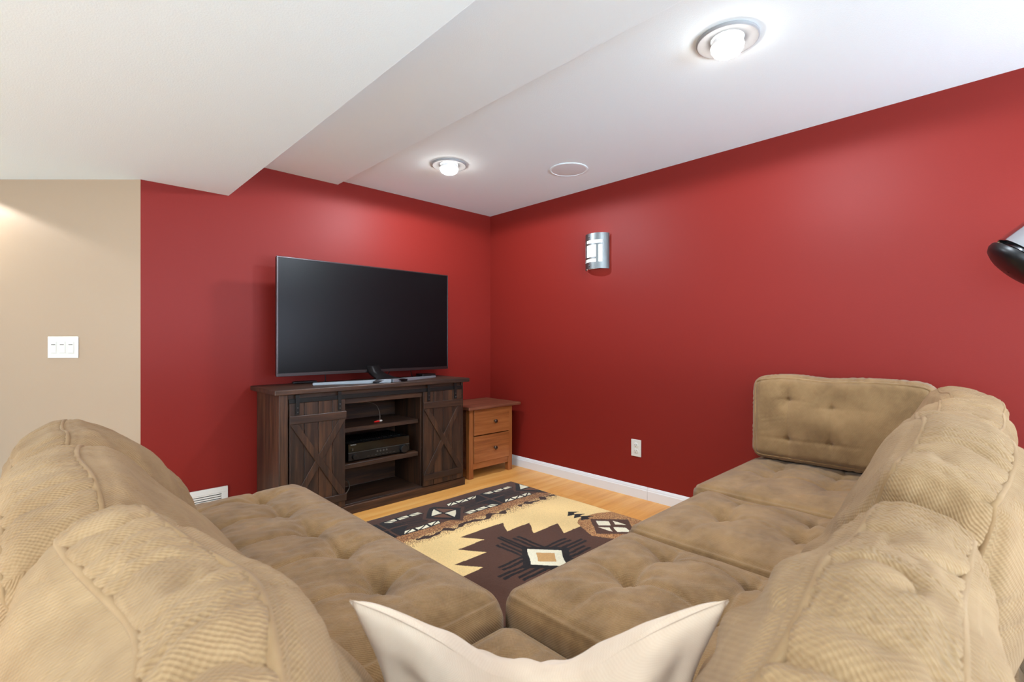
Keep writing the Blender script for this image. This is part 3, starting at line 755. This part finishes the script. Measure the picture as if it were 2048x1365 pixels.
# ------------------------------------------------------------------ nightstand
def nightstand():
    t = thing('nightstand', 'cherry wood nightstand with two knobbed drawers in the room corner', 'nightstand', (2.51, 2.99, 0))
    X, Z = M['cherry_x'], M['cherry_z']
    x0, x1, y0, y1 = 2.287, 2.734, 2.83, 3.20
    box('top', 2.250, 2.793, 2.787, 3.212, .526, .549, M['cherry_top'], t, .005, 2)
    for px, py in ((x0, y0), (x1-.042, y0), (x0, y1-.04), (x1-.042, y1-.04)): box('leg', px, px+.042, py, py+.04, 0, .5255, Z, t, .002)
    box('side_panel', x0+.004, x0+.018, y0+.041, y1-.041, .07, .525, M['cherry_top'], t, 0); box('side_panel', x1-.018, x1-.004, y0+.041, y1-.041, .07, .525, Z, t, 0)  # left panel: shade put into its colour by using the darker wood
    box('back_panel', x0+.043, x1-.043, y1-.02, y1-.008, .07, .525, X, t, 0)
    box('bottom_rail', x0+.043, x1-.043, y0+.004, y0+.024, .068, .113, X, t, .0015)
    box('bottom_panel', x0+.02, x1-.02, y0+.042, y1-.042, .075, .087, X, t, 0)
    for z0, z1 in ((.1145, .317), (.324, .5235)):
        d = box('drawer', x0+.046, x1-.036, y0-.006, y0+.014, z0, z1, X, t, .003)
        zc = (z0+z1)/2-.006
        lathe('knob', [(.008, 0), (.006, .006), (.006, .012), (.0145, .017), (.0155, .022), (.012, .027), (.004, .029)], (2.536, y0-.006, zc), (0, -1, 0), M['bronze'], d, 20)
nightstand()

# ------------------------------------------------------------------ wall fittings
def sconce():
    t = thing('wall_sconce', 'brushed steel wall sconce with a lit window pane grid on the right wall', 'sconce', (XR, 2.055, 1.55))
    yc, z0, z1 = 2.057, 1.552, 1.802; hw, dep = .098, .078
    R_ = (hw*hw+dep*dep)/(2*dep)*1.0; cx = XR-.012-dep+R_; A = math.asin(hw/R_)
    def pt(a, z, r=R_): return (cx-r*math.cos(a), yc+r*math.sin(a), z)
    box('backplate', XR-.012, XR-.0005, yc-.085, yc+.085, z0+.012, z1-.012, M['plastic_white'], t)
    # curved frame: cells of an (angle, z) grid, with window cells left out
    na = [-A, -.62*A, -.575*A, -.50*A, .30*A, .36*A, .66*A, .74*A, A]
    wa0, wa1 = -.60*A, .62*A; wz0, wz1 = z0+.047, z1-.047
    bars = []
    def solid(a, z):
        if not (wa0 < a < wa1 and wz0 < z < wz1): return True
        b = .0058; ba = .065*A
        zt = wz1-.030; zb = wz0+.030; al = wa1-.17*A; ar = wa0+.26*A
        if abs(z-zt) < b and a < al+ba: return True           # top bar
        if abs(a-al) < ba and z > zb-b: return True           # left bar (far side)
        if abs(z-zb) < b and a > ar-ba: return True           # bottom bar
        if abs(a-ar) < ba and z < zt+b: return True           # right bar
        return False
    aa = np.linspace(-A, A, 97); zz = np.linspace(z0, z1, 101); th = .003
    bm = bmesh.new(); cache = {}
    def vv(i, j, k):
        if (i, j, k) not in cache: cache[(i, j, k)] = bm.verts.new(pt(aa[i], zz[j], R_-k*th))
        return cache[(i, j, k)]
    S = [[solid((aa[i]+aa[i+1])/2, (zz[j]+zz[j+1])/2) for j in range(100)] for i in range(96)]
    g = lambda i, j: 0 <= i < 96 and 0 <= j < 100 and S[i][j]
    for i in range(96):
        for j in range(100):
            if not S[i][j]: continue
            bm.faces.new((vv(i, j, 0), vv(i, j+1, 0), vv(i+1, j+1, 0), vv(i+1, j, 0))); bm.faces.new((vv(i, j, 1), vv(i+1, j, 1), vv(i+1, j+1, 1), vv(i, j+1, 1)))
            for (di, dj, e0, e1) in ((-1, 0, (i, j), (i, j+1)), (1, 0, (i+1, j+1), (i+1, j)), (0, -1, (i+1, j), (i, j)), (0, 1, (i, j+1), (i+1, j+1))):
                if not g(i+di, j+dj): bm.faces.new((vv(*e0, 0), vv(*e0, 1), vv(*e1, 1), vv(*e1, 0)))
    o = bm_obj('frame', bm, M['steel'], t, (XR-.09, yc, z0))
    # frosted glass behind it
    V = []; F = []; n = 24
    for z in (z0+.006, z1-.006):
        for i in range(n+1): V.append(pt(-A*.93+2*A*.93*i/n, z, R_-.007))
    for i in range(n): F.append((i, n+1+i, n+2+i, i+1))
    gl = link('glass', mesh_np('glass', V, F, (XR-.09, yc, z0), True), M['sconce_glass'], t, (XR-.09, yc, z0))
    m = gl.modifiers.new('solid', 'SOLIDIFY'); m.thickness = .003
    for z in (z0+.022, z1-.022): lathe('screw', [(.006, 0), (.006, .003), (.003, .006)], pt(.12*A, z, R_), (-1, .05, 0), M['steel'], t, 14)
sconce()
def outlet():
    t = thing('wall_outlet', 'white duplex wall outlet low on the right red wall', 'outlet', (XR, 1.751, .327))
    y0, y1, z0, z1 = 1.714, 1.788, .271, .384
    box('cover_plate', XR-.006, XR-.0003, y0, y1, z0, z1, M['plastic_white'], t, .002, 2)
    for zc in (.3085, .3465):
        lathe('socket', [(.0165, 0), (.0165, .003), (.0155, .0035)], (XR-.006, 1.751, zc), (-1, 0, 0), M['plastic_white'], t, 24)
        for dy in (-.0055, .0055): box('slot', XR-.0101, XR-.009, 1.751+dy-.001, 1.751+dy+.001, zc-.001, zc+.007, M['dark_hole'], t, 0)
        lathe('slot', [(.0024, 0), (.0024, .0008)], (XR-.0093, 1.751, zc-.007), (-1, 0, 0), M['dark_hole'], t, 10)
    lathe('screw', [(.003, 0), (.003, .001)], (XR-.006, 1.751, .3275), (-1, 0, 0), M['plastic_white'], t, 10)
outlet()
def local_box(name, o, u, n, a0, a1, z0, z1, d0, d1, mat, parent, bev=.001):
    """box in the frame of a wall: along u, up, outwards n"""
    bm = bmesh.new(); add_box(bm, a0, a1, d0, d1, z0, z1, bev)
    for v in bm.verts: v.co = Vector(o)+Vector(u)*v.co.x+Vector(n)*v.co.y+UP*v.co.z
    return bm_obj(name, bm, mat, parent, Vector(o)+Vector(u)*((a0+a1)/2)+UP*z0)
def switch():
    # position along the beige wall measured from the red corner
    D = CX*FW.x+YT*FW.y; lat = (127.5-1024)/967*D; s = lat-(CX*RT.x+YT*RT.y)
    o = FW*D+RT*lat; o.z = 0
    n = -FW; u = RT
    t = thing('light_switch', 'white triple light switch plate on the beige wall', 'switch', (o.x, o.y, .953))
    local_box('cover_plate', o, u, n, -.0815, .0815, .953, 1.068, .0004, .006, M['plastic_white'], t, .002)
    for k in (-1, 0, 1):
        c = k*.046-.005*0
        local_box('rocker_frame', o, u, n, c-.0165, c+.0165, .977, 1.043, .006, .0072, M['plastic_white'], t, .0006)
        local_box('rocker', o, u, n, c-.0135, c+.0135, .980, 1.040, .0073, .0098, M['plastic_white'], t, .001)
        local_box('slider', o, u, n, c-.010, c+.010, 1.0225, 1.026, .0099, .0125, M['bronze'], t, .0006)
switch()
def register():
    t = thing('wall_register', 'white slotted air register on the red wall behind the chaise', 'vent', (.626, YT, .03))
    x0, x1, z0, z1 = .474, .777, .012, .189
    yb = YT-.0005
    boxes('frame', [(x0, x1, yb-.010, yb, z1-.030, z1), (x0, x1, yb-.010, yb, z0, z0+.030), (x0, x0+.032, yb-.010, yb, z0+.030, z1-.030), (x1-.032, x1, yb-.010, yb, z0+.030, z1-.030)], M['plastic_white'], t, .001)
    box('backing', x0+.03, x1-.03, yb-.002, yb, z0+.028, z1-.028, M['dark_hole'], t, 0)
    n = 9; zz = np.linspace(z0+.031, z1-.031, n+1)
    for i in range(n): box('louver', x0+.031, x1-.031, yb-.0085, yb-.0025, zz[i]+.0045, zz[i+1], M['plastic_white'], t, .0006)
register()

# ------------------------------------------------------------------ ceiling fittings
def ceiling_lamp(x, y, label):
    t = thing('ceiling_lamp', label, 'ceiling light', (x, y, H), 'recessed ceiling lamps')
    lathe('trim_ring', [(.058, .0), (.107, .0004), (.107, .008), (.103, .0115), (.098, .011), (.072, .004), (.062, .0025), (.058, .0015)], (x, y, H-.0005), (0, 0, -1), M['lamp_trim'], t, 56, cap=False)
    lathe('bulb_neck', [(.050, .0012), (.055, .012), (.057, .026)], (x, y, H-.0008), (0, 0, -1), M['bulb_neck'], t, 40, cap=False)
    lathe('bulb', [(.0565, .026), (.0555, .036), (.048, .049), (.032, .058), (.012, .0615)], (x, y, H-.0008), (0, 0, -1), M['bulb'], t, 40)
ceiling_lamp(1.800, .727, 'lit recessed ceiling lamp nearest the camera, above the right sofa row')
ceiling_lamp(1.822, 2.454, 'lit recessed ceiling lamp above the television')
t = thing('ceiling_speaker', 'round flush white speaker grille in the ceiling by the right wall', 'speaker', (2.43, 1.99, H))
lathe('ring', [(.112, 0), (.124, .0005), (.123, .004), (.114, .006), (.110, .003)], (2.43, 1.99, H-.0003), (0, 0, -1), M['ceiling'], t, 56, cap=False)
lathe('grille', [(.110, .0), (.110, .003), (.10, .0042), (.05, .0050), (.01, .0052)], (2.43, 1.99, H-.0005), (0, 0, -1), M['grille_white'], t, 56)

# ------------------------------------------------------------------ floor lamp head cut by the right frame edge
def floor_lamp():
    D = 1.70
    def at(px, py, d=D): return FW*d+RT*((px-1024)/967*d)+UP*(CAM_H+(683-py)/967*d)
    ax = (-RT*.57-UP*.63+FW*.38).normalized()           # the way the head points
    c = at(2053, 520)
    t = thing('floor_lamp', 'silver and black lamp head at the right edge before the red wall', 'lamp', (2.60, -.39, 0))
    lathe('shade', [(.030, -.190), (.085, -.178), (.102, -.160), (.106, .0), (.103, .002), (.100, -.012)], c, ax, M['chrome'], t, 64, cap=False)
    lathe('collar', [(.080, -.03), (.080, .012), (.078, .016), (.070, .044)], c, ax, M['iron'], t, 64, cap=False)
    lathe('vent_band', [(.0805, -.004), (.0830, -.002), (.0830, .006), (.0805, .008)], c, ax, M['chrome'], t, 64, cap=False)
    lathe('bezel', [(.106, .020), (.109, .018), (.108, .030), (.098, .044), (.076, .054), (.040, .060), (.004, .062), (.004, .057), (.040, .055), (.074, .049), (.094, .040), (.104, .030), (.106, .020)], c, ax, M['black'], t, 64, cap=False)
    b = Vector((2.60, -.39, at(2150, 470).z)); f = Vector((b.x, b.y, 0))
    tube('arm', smooth_path([c-ax*.13, c-ax*.17, b-UP*.02, b-UP*.12]), .009, M['black'], t, 10)
    tube('pole', [b-UP*.10, Vector((b.x, b.y, .02))], .011, M['black'], t, 14)
    lamp('floor_lamp_light', 'POINT', c-ax*.24, 1.3, NEUT, .05)     # its light leaves at the top
    lathe('foot', [(.13, 0), (.13, .014), (.10, .022), (.02, .03)], f, (0, 0, 1), M['black'], t, 40)
floor_lamp()
